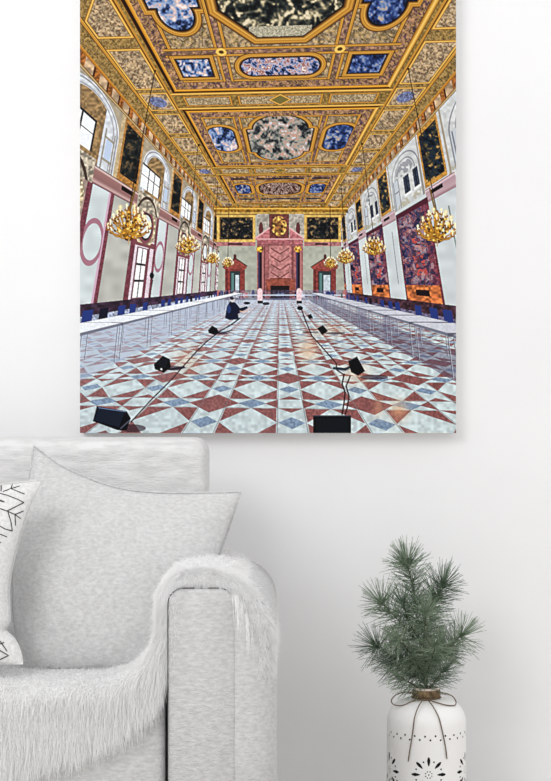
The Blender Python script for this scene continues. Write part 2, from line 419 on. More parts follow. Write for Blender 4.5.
    put(ring & (np.abs(arch - .97) < .03), (120, 122, 132), .8); put(ring & (np.abs(arch - .72) < .03) & (Z > 7.2), (130, 132, 140), .8)
    put(ring & (arch < .65) & (Z > 7.25) & (nF > .55), (120, 120, 130), .6)
    put(ring & (yb > 5.0) & (yb < 5.9) & (Z < 7.3), (196, 202, 208), 1)
    put(ring & (np.abs(np.abs(yb - 5.4) - .36) < .05) & (Z < 7.3), (120, 120, 130), .9); put(ring & (np.abs(Z - 6.6) < .04) & (yb > 5.0) & (yb < 5.8), (130, 126, 130), .9)
    for (q0, q1) in ((2.45, 3.05), (3.55, 4.3)):
        w_ = ring & (yb > q0) & (yb < q1) & (Z > 6.2) & (Z < 7.15)
        put(w_, (52, 60, 78), 1, .3, nA); put(w_ & (np.abs(yb - (q0 + q1) / 2) < .05), (20, 22, 30), 1)
        put(ring & (Z > 6.08) & (Z < 6.2) & (yb > q0 - .1) & (yb < q1 + .1), (236, 238, 240), 1)
    put(ring & (Z < 6.0) & (nF > .6), (160, 150, 120), .5)
    bd = m & (Z <= 5.75) & (Z > 5.15) & ((yb < 2.05) | (yb > 6.1))
    ramp(bd, Z, [(5.15, (150, 110, 120)), (5.3, (190, 164, 170)), (5.6, (180, 150, 158)), (5.68, (226, 206, 212)), (5.75, (120, 80, 80))])
    put(m & (np.abs(Z - 5.52) < .09) & (yb > .5) & (yb < 1.6), (16, 12, 14), 1)
    put(m & (Z < 4.6) & (Z > 1.6) & ((np.abs(yb - .35) < .05)), (84, 96, 92), .7)
    tp = m & (yb > 1.95) & (yb < 6.05) & (Z < 5.35)
    put(tp, (112, 52, 66), 1, .3, nA)
    ti = m & (yb > 2.15) & (yb < 5.85) & (Z < 5.15)
    fresco(ti, [(26, 24, 46), (50, 54, 92), (90, 82, 116), (122, 66, 82), (180, 128, 122), (70, 50, 76), (112, 122, 148)], 2.4, 121)
    put(ti & (yb < 2.75), (136, 56, 70), .5, .4, nA)
    put(ti & (np.abs(yb - 4.0 + .5 * nC) < .45) & (Z > 2.0) & (Z < 3.8) & (nF > .5), (206, 90, 76), .8); put(ti & (nE > .68), (196, 176, 180), .6); put(ti & (nE < .3), (34, 40, 72), .6)
    pl = ti & (Z < 1.55) & (Z > .75)
    put(pl, (196, 116, 70), 1, .45, nF); put(pl & (yb > 3.2) & (yb < 4.7) & (np.abs(Z - 1.2) < .14), (26, 18, 24), 1)
    put(m & (Z < .8), (70, 46, 56), 1, .5, nF); put(m & (Z < .3), (110, 104, 130), 1, .4, nA)
    put(m & (Z > 5.15) & (Z < 5.42) & (yb > 1.95) & (yb < 6.05), (84, 34, 50), 1)
    corn(m, 1)

    # ---- shapes laid in by outline -----------------------------------------------------------
    def box(x0, y0, x1, y1):
        i0 = max(int((y0 - Y0) * S) - 1, 0); i1 = min(int((y1 - Y0) * S) + 2, H); j0 = max(int((x0 - X0) * S) - 1, 0); j1 = min(int((x1 - X0) * S) + 2, W)
        return slice(i0, max(i1, i0)), slice(j0, max(j1, j0))
    def blend(sl, mk, col, al=1., noise=0.):
        c = np.array(col, f32) / 255.; sub = img[sl]
        if sub.size == 0: return
        v = np.broadcast_to(c, sub.shape)
        if noise: v = v * (1 + noise * (nA[sl][..., None] * 2 - 1))
        w = (mk * al)[..., None].astype(f32); img[sl] = sub * (1 - w) + v * w
    def poly(pts, col, al=1., noise=0.):
        xs = [p[0] for p in pts]; ys = [p[1] for p in pts]; sl = box(min(xs), min(ys), max(xs), max(ys))
        x = px[sl]; y = py[sl]; ins = np.zeros(x.shape, bool); n = len(pts)
        for i in range(n):
            (xa, ya), (xb, yb_) = pts[i], pts[(i + 1) % n]
            if ya == yb_: continue
            c = ((ya > y) != (yb_ > y)) & (x < (xb - xa) * (y - ya) / (yb_ - ya) + xa); ins ^= c
        blend(sl, ins, col, al, noise)
    def rect(x0, y0, x1, y1, col, al=1., noise=0.): poly([(x0, y0), (x1, y0), (x1, y1), (x0, y1)], col, al, noise)
    def seg_(x0, y0, x1, y1, w, col, al=1.):
        sl = box(min(x0, x1) - w, min(y0, y1) - w, max(x0, x1) + w, max(y0, y1) + w); x = px[sl]; y = py[sl]
        dx, dy = x1 - x0, y1 - y0; L = dx * dx + dy * dy + 1e-9; q = np.clip(((x - x0) * dx + (y - y0) * dy) / L, 0, 1)
        d = np.hypot(x - x0 - q * dx, y - y0 - q * dy); blend(sl, np.clip((w / 2 - d) * S + .5, 0, 1), col, al)
    def pline(pts, w, col, al=1.):
        for p, q in zip(pts, pts[1:]): seg_(*p, *q, w, col, al)
    def ell(cx, cy, rx_, ry_, col, al=1., noise=0.):
        sl = box(cx - rx_, cy - ry_, cx + rx_, cy + ry_); d = ((px[sl] - cx) / rx_) ** 2 + ((py[sl] - cy) / ry_) ** 2
        blend(sl, d < 1, col, al, noise)
    def quad(pts3, col, al=1., noise=0.): poly([tuple(float(v) for v in proj(*p)) for p in pts3], col, al, noise)

    # far wall
    put(BK, (176, 178, 166), 1, .07, nB)
    rect(214, 206, 348, 213, (150, 110, 40), 1, .35); rect(214, 208, 348, 209.3, (226, 184, 90)); rect(216, 212, 346, 214.5, (196, 162, 88), 1, .2); rect(216, 214.2, 346, 215, (110, 80, 50))
    for (x0, x1) in ((217, 255.5), (304, 341)):
        rect(x0, 215, x1, 242, (214, 182, 106), 1, .15); rect(x0 + 2.5, 217, x1 - 2.5, 239.5, (120, 84, 40))
        sl = (px > x0 + 3.5) & (px < x1 - 3) & (py > 217.8) & (py < 239); fresco(sl, [(6, 8, 10), (14, 18, 24), (28, 36, 40), (66, 62, 56), (170, 140, 96)], 2.0, 131)
        rect(x0, 242, x1, 246, (176, 120, 122), 1, .2); rect(x0 + 11, 243, x1 - 13, 244.7, (24, 14, 16))
    rect(257, 214, 304, 240, (176, 170, 160), 1, .2)
    rect(269, 214, 289, 239, (110, 62, 60), 1, .3); ell(279, 226, 7.5, 10, (190, 142, 80), 1, .8); ell(279, 227, 4, 6, (120, 84, 50), 1, .6)
    ell(261, 229, 2.2, 7, (104, 54, 58)); ell(298, 229, 2.2, 7, (104, 54, 58))
    for sgn in (-1, 1):
        c = 279.5
        poly([(c + sgn * 24, 238), (c + sgn * 10, 228), (c + sgn * 10, 240), (c + sgn * 24, 240)], (186, 120, 124), 1, .2)
        pline([(c + sgn * 24, 238), (c + sgn * 10, 228)], 1.2, (228, 186, 186))
    rect(257, 238, 303, 245.5, (172, 108, 112), 1, .25); rect(257, 238.5, 303, 239.6, (222, 180, 180)); rect(258, 244.6, 302, 246, (96, 50, 54))
    rect(257, 245, 303, 299, (164, 106, 106), 1, .2)
    rect(269, 246, 291, 279, (190, 134, 132), 1, .2)
    for q in range(4): pline([(271, 248 + q * 8.), (280, 254 + q * 8.), (289, 248 + q * 8.)], 1.2, (110, 60, 62), .8)
    rect(270, 278, 291, 281, (120, 62, 44)); rect(264, 246, 265, 299, (100, 50, 54), .7); rect(292, 246, 293.5, 299, (112, 60, 64), .7)
    for c in (260.5, 298.5):
        rect(c - 2.6, 252, c - .6, 291, (70, 62, 96)); rect(c - 1, 252, c + 1.6, 291, (34, 26, 40)); rect(c + 1.6, 252, c + 3, 291, (176, 120, 120)); ell(c - .6, 249, 3.6, 3, (206, 150, 60), 1, .8); ell(c - .3, 248, 1.6, 1, (250, 214, 130))
    rect(266, 279, 295, 300, (150, 84, 70), 1, .2); rect(270.5, 285.5, 289.5, 300, (28, 22, 28)); rect(276, 293, 284, 296, (96, 130, 170), 1, .5)
    for (x0, x1, c) in ((225, 245, 235), (313, 336, 325)):
        rect(x0, 268, x1, 300, (136, 66, 62), 1, .2); rect(x0 + 1.5, 268, x0 + 2.5, 300, (76, 32, 34)); rect(x0 + 5, 271, x1 - 5, 299, (52, 60, 64)); rect(x0 + 6.5, 273, x0 + 9, 298, (96, 130, 130)); rect(x0 + 10.5, 275, x1 - 6, 298, (196, 206, 214), 1, .1)
        poly([(x0 - 2, 267), (c - 1, 258), (c + 1, 258), (x1 + 2, 267), (x1 + 1, 269), (x0 - 1, 269)], (152, 78, 70), 1, .2); pline([(x0 - 2, 267), (c, 258), (x1 + 2, 266)], 1.2, (84, 52, 50)); ell(c, 257, 1.6, 3, (90, 48, 46))
    rect(217, 290, 350, 300, (120, 110, 140), .45, .5)
    for q in range(30):
        rg = np.random.RandomState(700 + q); xx = 217 + rg.rand() * 130
        if 262 < xx < 296: continue
        hh = 2 + rg.rand() * 5; ell(xx, 297 - hh / 2, 1 + rg.rand() * 1.6, hh / 1.6, [(30, 40, 80), (26, 22, 34), (220, 224, 234), (190, 120, 120), (70, 80, 120)][q % 5], .8)
    rect(224, 294.4, 345, 295.6, (214, 226, 246), .85); rect(226, 298.5, 333, 299.4, (150, 166, 200), .6)
    # two pale robed figures beside the chimneypiece
    for c in (260, 299): ell(c, 291.5, 2.6, 3.4, (232, 206, 206)); rect(c - 2.6, 290, c + 2.4, 301, (236, 206, 212), 1, .1); rect(c - 2.4, 300.5, c + 3, 303.5, (20, 20, 30))

    # tables, chairs along both walls
    for sgn in (-1, 1):
        Xa, Xb = (-4.5, -3.6) if sgn < 0 else (3.0, 3.9)
        y = 32.1 if sgn < 0 else 32.5
        rg = np.random.RandomState(5 + sgn)
        while y > 4:
            y0, y1 = y - 1.75, y - (.03 if sgn < 0 else .16)
            # chair backs behind the table
            cxw = Xa - .3 if sgn < 0 else Xb + .3
            for q in (.35, 1.1):
                if rg.rand() < .75: quad([(cxw, y0 + q, .45), (cxw, y0 + q + .45, .45), (cxw, y0 + q + .45, .98), (cxw, y0 + q, .98)], (44, 62, 128) if rg.rand() < .75 else (24, 24, 44))
            if y0 < 2.2: break
            for (xx, yy_) in ((Xa + .05, y0 + .1), (Xb - .05, y0 + .1), (Xa + .05, y1 - .1), (Xb - .05, y1 - .1)):
                (p0, p1) = proj(xx, yy_, .73), proj(xx + sgn * -.03, yy_, 0.0); w = max(.3, 6.5 / yy_)
                seg_(float(p0[0]), float(p0[1]), float(p1[0]), float(p1[1]), w, (92, 98, 116), .85); seg_(float(p0[0]) + w * .6, float(p0[1]), float(p1[0]) + w * .6, float(p1[1]), w * .5, (236, 240, 248), .7)
            quad([(Xa, y0, .70), (Xb, y0, .70), (Xb, y0, .765), (Xa, y0, .765)], (96, 96, 110))
            xi = Xb if sgn < 0 else Xa
            quad([(xi, y0, .71), (xi, y1 - .03, .71), (xi, y1 - .03, .765), (xi, y0, .765)], (120, 122, 138))
            quad([(Xa, y0, .765), (Xb, y0, .765), (Xb, y1 - .04, .765), (Xa, y1 - .04, .765)], (232, 236, 242) if sgn < 0 else (206, 208, 218), 1, .04)
            y -= 1.75

    # cables
    pline([(131, 422), (150, 401), (170, 381), (196, 352), (206, 342), (220, 331), (232, 324), (240, 318)], 1.3, (24, 16, 22))
    pline([(132, 421), (171, 379.4), (206, 341)], .5, (150, 110, 120), .7)
    pline([(163, 368), (172, 369), (184, 367)], 2.2, (34, 30, 44), .9); pline([(214, 333), (222, 333), (232, 330)], 1.2, (34, 30, 44), .8)
    pline([(301, 308), (306, 322), (312, 336), (322, 347), (330, 356), (336, 363), (337, 370), (343, 374)], 1.3, (60, 30, 34), .9)
    pline([(344, 374), (342, 384), (345, 392), (344, 402), (342, 414)], 1.5, (26, 14, 18)); pline([(350, 376), (346, 386), (349, 396), (347, 408), (345, 414)], 1.5, (64, 30, 34))
    pline([(334, 368), (345, 369), (352, 366)], 2.6, (26, 40, 50), .9)
    # light fittings lying on the floor
    def shadow(cx, cy, a_, b_): ell(cx, cy, a_, b_, (50, 34, 46), .6)
    shadow(132, 428, 14, 4); shadow(174, 368, 9, 2.4); shadow(221, 333, 7, 1.3)
    poly([(97, 406), (127, 411), (131, 418), (127, 430), (118, 430), (93, 421)], (10, 12, 20)); poly([(99, 408), (125, 412), (119, 427), (95, 420)], (26, 34, 52)); pline([(99, 407.5), (126, 411.5)], .8, (120, 140, 176)); seg_(121, 428, 130, 420, 1.2, (120, 120, 140), .7)
    poly([(154, 364), (163, 355.5), (170, 359), (171, 367), (164, 372.5), (155, 369)], (8, 8, 12)); poly([(157, 364), (163, 358), (168, 360), (166, 368)], (22, 24, 34)); ell(161.5, 369, 1, 1, (210, 220, 230))
    poly([(208, 330), (212, 325.5), (217, 328), (219, 332), (214, 334.5), (209, 333)], (10, 10, 16))
    rect(313, 415, 351, 433, (8, 10, 14)); pline([(313.5, 415.5), (350, 415.5)], .8, (80, 90, 104)); rect(316, 418, 348, 433, (16, 20, 28))
    poly([(348, 361), (357, 356.5), (365, 371), (358, 375.5), (351, 372)], (8, 8, 12)); pline([(348, 361), (357, 356.5)], .8, (90, 90, 100)); shadow(374, 377, 14, 2.6)
    poly([(317, 328), (323, 325), (328, 331), (322, 335)], (10, 10, 14)); pline([(303, 332), (318, 332)], 1.2, (30, 26, 34)); shadow(335, 333, 10, 1.2)
    poly([(307, 315), (311, 314), (313, 318), (309, 319)], (12, 12, 20)); ell(300, 308, 3, 2.2, (12, 14, 26)); ell(266, 303.5, 3.5, 1.6, (20, 20, 34), .8)
    # crouching technician in dark clothes
    poly([(225, 318), (227, 306), (231, 300), (236, 303), (240, 308), (247, 306), (248, 308), (241, 312), (238, 314), (239, 319), (230, 320)], (20, 26, 52)); ell(232.5, 299.5, 2.4, 2.6, (206, 200, 204)); ell(232, 298.3, 2.2, 1.5, (50, 50, 70)); ell(229, 309, 2, 4, (52, 74, 130), .8)
    pline([(240, 311), (245, 312), (250, 309)], .8, (226, 180, 160)); ell(247, 303, 3.4, 1.4, (20, 26, 46))
    # loudspeaker on a stand at the left
    pline([(153, 280), (149.5, 299), (147, 308)], .7, (40, 40, 50)); pline([(149.5, 299), (153, 309)], .6, (40, 40, 50)); ell(152, 275.5, 2.2, 3.4, (20, 22, 30))

    # chandeliers on long rods
    def chand(cx, cy, r, x0, y0, seed):
        rg = np.random.RandomState(seed)
        seg_(x0, y0, cx + (x0 - cx) * .02, cy - r * .9, max(.6, r * .045), (44, 32, 26), .95)
        if r > 12: seg_(cx + (x0 - cx) * .25, cy + (y0 - cy) * .25, cx, cy - r * .5, max(.6, r * .09), (120, 92, 40), .9)
        ell(cx, cy - r * .1, r * .16, r * .85, (140, 90, 26)); ell(cx - r * .03, cy - r * .1, r * .08, r * .7, (236, 190, 90)); ell(cx, cy + r * .5, r * .26, r * .22, (110, 64, 20)); ell(cx - .05 * r, cy + r * .45, r * .14, r * .12, (240, 200, 110)); seg_(cx, cy + r * .6, cx, cy + r * .85, max(.6, r * .06), (190, 160, 120))
        for tier, (n, rad, zz, up) in enumerate(((12, .98, .12, .0), (10, .74, -.28, 0), (7, .44, -.62, 0))):
            for q in range(n):
                an = 2 * math.pi * q / n + tier * .4 + seed; ex = math.cos(an) * rad * r; ey = math.sin(an) * rad * r * .36 + zz * r
                pts = [(cx, cy + r * .4)]
                for tt in (.25, .5, .75, 1.): pts.append((cx + ex * tt, cy + r * .4 * (1 - tt) ** 2 + (ey + r * .22 * math.sin(math.pi * tt)) * tt + (r * .16) * math.sin(math.pi * tt)))
                w = max(.5, r * .055); pline(pts, w * 1.3, (84, 50, 18), .7); pline(pts, w * .8, (206, 154, 56), .95)
                bx, by = pts[-1]; ell(bx, by, r * .1 + .3, r * .06 + .3, (150, 100, 34)); rect(bx - max(.3, r * .03), by - r * .2, bx + max(.3, r * .03), by, (240, 226, 196)); ell(bx, by - r * .22, max(.7, r * .055), max(.9, r * .08), (255, 240, 200))
                if r > 8 and q % 2 == 0: ell(bx, by - r * .2, r * .14, r * .14, (255, 220, 150), .3)
        for q in range(int(26 + r * 2)):
            an = rg.rand() * 6.28; rr = rg.rand() ** .6 * r * .75
            ell(cx + math.cos(an) * rr, cy + .1 * r + math.sin(an) * rr * .85 - r * .15, .4 + r * .035, .4 + r * .035, [(255, 222, 130), (120, 72, 22), (226, 170, 60), (70, 44, 20)][q % 4], .9)
    chand(258 - 45, 259, 6.5, 218, 182, 4); chand(228, 263, 5.5, 229, 200, 5)
    chand(330.5, 263.5, 6.5, 330, 205, 6); chand(345.5, 258, 8.5, 341, 184, 7)
    chand(188, 246, 11.5, 198, 146, 2); chand(374, 248, 11, 362, 144, 3)
    chand(129, 226, 21, 155, 71, 1); chand(437, 229, 20, 408, 69, 8)
    for (x_, y_) in ((155, 71), (408, 69), (199, 145), (362, 144)): ell(x_, y_, 1.6, 1.1, (26, 16, 10))

    # average down to two samples a unit, then crisp local contrast like the print
    k2 = S // 2
    o = img.reshape(H // k2, k2, W // k2, k2, 3).mean((1, 3))
    def blur(z, r):
        for ax_ in (0, 1):
            acc = np.zeros_like(z); n = 0
            for s in range(-r, r + 1): acc += np.roll(z, s, ax_); n += 1
            z = acc / n
        return z
    o = o + .45 * (o - blur(blur(o, 2), 2))
    return np.clip(o, 0, 1) ** 1.12

# ---------------------------------------------------------------- room
M_wall = add_noise(mat('white_wall_paint', (240, 240, 241), .9, .15), (239, 239, 240), (242, 242, 243), 3, bump=.03, bscale=180, dist=.0005)
M_floor = add_noise(mat('pale_floor', (206, 202, 196), .5), (198, 194, 188), (214, 210, 205), 3, stretch=(1, 8, 1))
tag(rbox('wall_back', (-3.2, 0, -.02), (3.2, .12, 3.2), .001, M_wall, seg=1, smooth=False), kind='structure')
tag(rbox('floor', (-3.2, -5.2, -.1), (3.2, .12, 0), .001, M_floor, seg=1, smooth=False), kind='structure')

# ---------------------------------------------------------------- canvas print
YC = -.046
a = W(80, -67, YC); b = W(456, 433, YC)
cv = empty('canvas_print', ((a.x + b.x) / 2, -.003, b.z), 'frameless canvas print of a gilded banquet hall with chequered floor, hung on the white wall', 'canvas print')
M_cv = add_noise(mat('white_canvas_edge', (225, 224, 221), .9), (220, 219, 216), (230, 229, 226), 300, bump=.3, bscale=900, dist=.0004)
rbox('canvas_wrap', (a.x, YC + .0006, b.z), (b.x, -.002, a.z), .0016, M_cv, cv, seg=2)
pic = paint_hall()
nr, nc = pic.shape[:2]
xs = np.linspace(a.x, b.x, nc); zs = np.linspace(a.z, b.z, nr)
V = np.zeros((nr, nc, 3), np.float32); V[..., 0] = xs[None, :]; V[..., 2] = zs[:, None]; V[..., 1] = YC
M_pr = mat('printed_ink', (255, 255, 255), .75, .12)
at = M_pr.node_tree.nodes.new('ShaderNodeAttribute'); at.attribute_name = 'ink'
M_pr.node_tree.links.new(at.outputs['Color'], M_pr.node_tree.nodes['Principled BSDF'].inputs['Base Color'])
Q = grid_quads(nr, nc)
pf = from_quads('printed_picture', V.reshape(-1, 3), Q, M_pr, cv, smooth=False)
L = np.where(pic < .04045, pic / 12.92, ((pic + .055) / 1.055) ** 2.4)
L = np.concatenate([L, np.ones((nr, nc, 1))], -1).astype(np.float32).reshape(-1)
ca = pf.data.color_attributes.new('ink', 'FLOAT_COLOR', 'POINT'); ca.data.foreach_set('color', L)

# ---------------------------------------------------------------- sofa
M_velvet = add_noise(mat('light_grey_velvet', (214, 214, 214), .85, .2, sheen=.2), (194, 194, 195), (216, 216, 216), 110, .34, .68, bump=.6, bscale=300, stretch=(.7, 1, 1.7), detail=9, dist=.005)
M_back = add_noise(mat('grey_woven_velvet', (222, 222, 222), .9, .2, sheen=.3), (206, 206, 206), (226, 226, 226), 40, .35, .65, bump=.6, bscale=150, stretch=(.5, 1, 1.8), detail=8, dist=.004)
M_seam = mat('dark_seam', (60, 60, 60), .9)
M_wood = mat('dark_wooden_foot', (40, 34, 30), .5)
AF = -1.04                                           # plane of the arm fronts
sofa = empty('sofa', (-1.0, -.64, 0), 'light grey velvet sofa with rounded arm against the white wall', 'sofa')
bt = W(206, 439.5, -.46)
rbox('backrest', (-2.05, -.46, .12), (bt.x, -.21, bt.z), .034, M_back, sofa, seg=6)
ax0, ax1 = W(166, 0, AF).x, W(277, 0, AF).x; atop = W(0, 586, AF).z
def arm_mesh(x0, x1):
    """arm body: outline in x/z with a rounded top, corners rounded more on the outer side, soft front edge"""
    def outline(ins):
        P = []; r0, r1 = .045, .085
        x_0, x_1, zt = x0 + ins * .15, x1 - ins, atop - ins * .4
        P.append((x_0, .09)); P.append((x_0, .3))
        for k in range(9): an = math.pi - k / 8 * math.pi / 2; P.append((x_0 + r0 + r0 * math.cos(an), zt - r0 + r0 * math.sin(an)))
        for k in range(11): an = math.pi / 2 - k / 10 * math.pi / 2; P.append((x_1 - r1 + r1 * math.cos(an), zt - r1 + r1 * math.sin(an)))
        P.append((x_1, .3)); P.append((x_1, .09)); return P
    V = []; rings = []
    R = .062
    for k in range(9):
        an = k / 8 * math.pi / 2; rings.append((AF + R - R * math.sin(an), R * (1 - math.cos(an)) if k else 0.0))
    rings = [(AF + R * (1 - math.sin(k / 8 * math.pi / 2)), R * (1 - math.cos(k / 8 * math.pi / 2))) for k in range(9)]
    rings = [(-.465, 0), (-.64, 0), (-.84, 0)] + rings
    for (y, ins) in rings:
        for (x, z) in outline(ins): V.append((x, y, z))
    n = len(outline(0)); Fc = []
    for i in range(len(rings) - 1):
        for k in range(n): Fc.append((i * n + k, (i + 1) * n + k, (i + 1) * n + (k + 1) % n, i * n + (k + 1) % n))
    Fc.append(tuple(range(n))); Fc.append(tuple((len(rings) - 1) * n + k for k in range(n))[::-1])
    return V, Fc
def front_panel(xa, xb, zt, zb, y):
    out = []; r = .03
    out += [(xa, zb)]
    for k in range(7): an = math.pi - k / 6 * math.pi / 2; out.append((xa + r + r * math.cos(an), zt - r + r * math.sin(an)))
    for k in range(7): an = math.pi / 2 - k / 6 * math.pi / 2; out.append((xb - r + r * math.cos(an), zt - r + r * math.sin(an)))
    out += [(xb, zb)]
    return out
def make_arm(x0, x1, mirror=None):
    V, Fc = arm_mesh(x0, x1)
    if mirror is not None: V = [(2 * mirror - v[0], v[1], v[2]) for v in V]; Fc = [f[::-1] for f in Fc]
    arm = from_py('armrest', V, Fc, M_velvet, sofa)
    po = front_panel(W(169, 0, AF).x, W(234, 0, AF).x, W(0, 589, AF).z, .10, AF)
    mx = (lambda p: 2 * mirror - p) if mirror is not None else (lambda p: p)
    bm = bmesh.new(); vs = [bm.verts.new((mx(p[0]), AF - .001, p[1])) for p in po]; f = bm.faces.new(vs)
    bm.normal_update()
    if f.normal.y > 0: f.normal_flip()
    e = bmesh.ops.extrude_face_region(bm, geom=[f]); top = [g for g in e['geom'] if isinstance(g, bmesh.types.BMVert)]
    for v in top: v.co.y -= .0006
    bmesh.ops.bevel(bm, geom=[g for g in e['geom'] if isinstance(g, bmesh.types.BMEdge)], offset=.0004, segments=1, profile=.6, affect='EDGES')
    me = bpy.data.meshes.new('front_panel'); bm.to_mesh(me); bm.free(); pn = link('front_panel', me, M_velvet, arm)
    P = [Vector((mx(p[0] - .002 * (1 if p[0] > (po[0][0] + po[-1][0]) / 2 else -1) * -1), AF - .003, p[1] + (.002 if p[1] > .3 else 0))) for p in po]
    P = P[:11]; rs = random.Random(5); D_ = [P[:3]]; C = catmull(P[2:], 6); i = 0
    while i < len(C) - 3: k = rs.randint(2, 4); D_.append(C[i:i + k + 1]); i += k + rs.randint(1, 2)
    tubes('seam', D_, .0009, M_seam, arm, 6)
    return arm
make_arm(ax0, ax1)
make_arm(ax0, ax1, mirror=-1.1)
sx1 = ax0 - .004; sx0 = 2 * -1.1 - ax0 + .004
rbox('seat_base', (sx0, -.99, .10), (sx1, -.47, .135), .008, M_velvet, sofa)
rbox('seat_cushion', (sx0, -1.015, .136), (sx1, -.465, .412), .014, M_velvet, sofa, seg=6)
for lx in (-2.1, -.1):
    for ly in (-.96, -.54):
        V, Fc = tube_geo([Vector((lx, ly, 0)), Vector((lx, ly, .1))], [.018, .026], 12); from_py('leg', V, Fc, M_wood, sofa)

# ---------------------------------------------------------------- cushions
def coons(top, bot, lef, rig, n):
    """patch through four sides, top/bot run left to right, lef/rig run bottom to top"""
    def samp(P, n):
        C = catmull([(p[0], p[1], 0) for p in P], 12); C = [Vector((c.x, c.y)) for c in C]
        d = [0]
        for q, r in zip(C, C[1:]): d.append(d[-1] + (r - q).length)
        t = np.linspace(0, d[-1], n); return np.stack([np.interp(t, d, [c.x for c in C]), np.interp(t, d, [c.y for c in C])], -1)
    T, B, Lf, Rt = (samp(p, n) for p in (top, bot, lef, rig)); s = np.linspace(0, 1, n)
    u = s[:, None, None]; v = s[None, :, None]
    S = (1 - v) * B[:, None] + v * T[:, None] + (1 - u) * Lf[None] + u * Rt[None] - ((1 - u) * (1 - v) * B[0] + u * (1 - v) * B[-1] + (1 - u) * v * T[0] + u * v * T[-1])
    return S
def cushion(name, sides, yf, thick, m, label, cat, n=90, wr=.0, seed=1, lean=0.0):
    """sides in photo pixels; yf(z) is the mid plane depth"""
    S = coons(*sides, n); s = np.linspace(-1, 1, n); u = s[:, None]; v = s[None, :]
    prof = ((1 - np.abs(u) ** 2.6) * (1 - np.abs(v) ** 2.6)) ** .55
    rng = np.random.RandomState(seed); wv = np.zeros((n, n))
    for k in range(14):
        fx, fy, ph = rng.uniform(-9, 9), rng.uniform(-9, 9), rng.uniform(0, 6.28); wv += np.sin(fx * u + fy * v + ph) / 14 * 2
    Y = yf + lean * ((S[..., 1].mean() - S[..., 1]) * .00208); sc = MPP * (DCAM + Y) / DCAM; X = (S[..., 0] - 275.5) * sc; Z = CAMZ - (S[..., 1] - 390.5) * sc
    h = thick / 2 * prof + wr * wv * np.minimum(prof * 2, 1); z0 = Z.min()
    def side(sg, off=0.0): return np.stack([X, Y + sg * (h + .0015 + off), Z], -1)
    Fv, Bv = side(-1), side(1)
    V = np.concatenate([Fv.reshape(-1, 3), Bv.reshape(-1, 3)]); q = grid_quads(n, n)
    e = [(i, 0) for i in range(n)] + [(n - 1, j) for j in range(1, n)] + [(i, n - 1) for i in range(n - 2, -1, -1)] + [(0, j) for j in range(n - 2, 0, -1)]
    ids = [i * n + j for i, j in e]; N = n * n
    rim = [(ids[k], ids[(k + 1) % len(ids)], ids[(k + 1) % len(ids)] + N, ids[k] + N) for k in range(len(ids))]
    Q = np.concatenate([q, q[:, ::-1] + N, np.array(rim)])
    root = empty(name, (float(X.mean()), float(Y.mean()), float(Z.min())), label, cat)
    o = from_quads('cover', V, Q, m, root)
    pts = [Vector(((Fv[i, j] + Bv[i, j]) / 2).tolist()) for i, j in e]
    return root, o, Fv, pts
M_pil = add_noise(mat('pale_grey_plush', (226, 226, 226), .95, .15, sheen=.5), (208, 208, 208), (234, 234, 234), 130, .3, .7, bump=.9, bscale=380, stretch=(.8, 1, 1.4), detail=8, dist=.006)
M_pil2 = add_noise(mat('white_linen', (224, 224, 223), .95, .1), (212, 212, 211), (232, 232, 231), 160, .3, .7, bump=.6, bscale=520, detail=2, dist=.002)
root, cov, _, edge = cushion('throw_cushion',
    ([(34, 446), (66, 468), (115, 487), (165, 493), (241, 492)], [(22, 671), (60, 670), (110, 670), (170, 671)], [(22, 671), (13, 610), (14, 550), (26, 495), (34, 446)], [(170, 671), (196, 610), (222, 548), (241, 492)]),
    -.70, .17, M_pil, 'large plain pale grey cushion with pointed corners leaning behind the furry arm', 'cushion', wr=.004, seed=4, lean=.5)
tubes('seam', [edge + edge[:1]], .0024, M_pil, root, 8)
root, cov, FvL, edge = cushion('throw_cushion',
    ([(-172, 478), (-110, 486), (-60, 488), (0, 484), (42, 480)], [(-170, 672), (-100, 666), (-40, 664), (23, 664)], [(-170, 672), (-156, 610), (-156, 540), (-172, 478)], [(23, 664), (20, 650), (14, 638), (6, 630), (10, 619), (9, 592), (14, 560), (27, 515), (42, 480)]),
    -.875, .14, M_pil2, 'white linen cushion with black branch line pattern at the left edge', 'cushion', wr=.003, seed=9, lean=.42)
tubes('seam', [edge + edge[:1]], .0014, M_pil2, root, 6)
# black line drawing on the linen, laid on its surface
segs = [[(0, 487), (-6, 470)], [(1, 491), (1.5, 485.5)], [(3, 491.5), (11, 488.6), (20, 486)], [(11, 488.6), (12.5, 484)], [(11, 488.6), (18, 491.5), (24.5, 494)], [(-3, 492.5), (8, 495.5), (18, 499.5), (24, 502.5)], [(24, 502.5), (15, 507), (7, 511)],
        [(0, 508.5), (7, 511), (15, 514.5), (20.5, 518.5)], [(15, 514.5), (23.5, 511)], [(15, 514.5), (15.5, 525.5)], [(8, 512), (11, 522), (12.3, 531)], [(12.3, 531), (5, 529), (0, 526)], [(0, 501), (4.5, 502), (0, 500)], [(0, 534), (7, 537)], [(-2, 541), (1, 543)],
        [(0, 641), (7, 651)], [(0, 644), (4, 642.5)], [(-1, 650), (8.5, 655.5), (-1, 660)], [(-20, 500), (-8, 520), (-24, 532)], [(-20, 560), (-6, 575), (-16, 600)], [(-40, 520), (-20, 540), (-36, 570)], [(-60, 560), (-30, 590), (-50, 630)]]
tree_p = FvL.reshape(-1, 3); sc = MPP * (DCAM + tree_p[:, 1]) / DCAM
fx = (tree_p[:, 0] / sc + 275.5); fy = (390.5 - (tree_p[:, 2] - CAMZ) / sc)
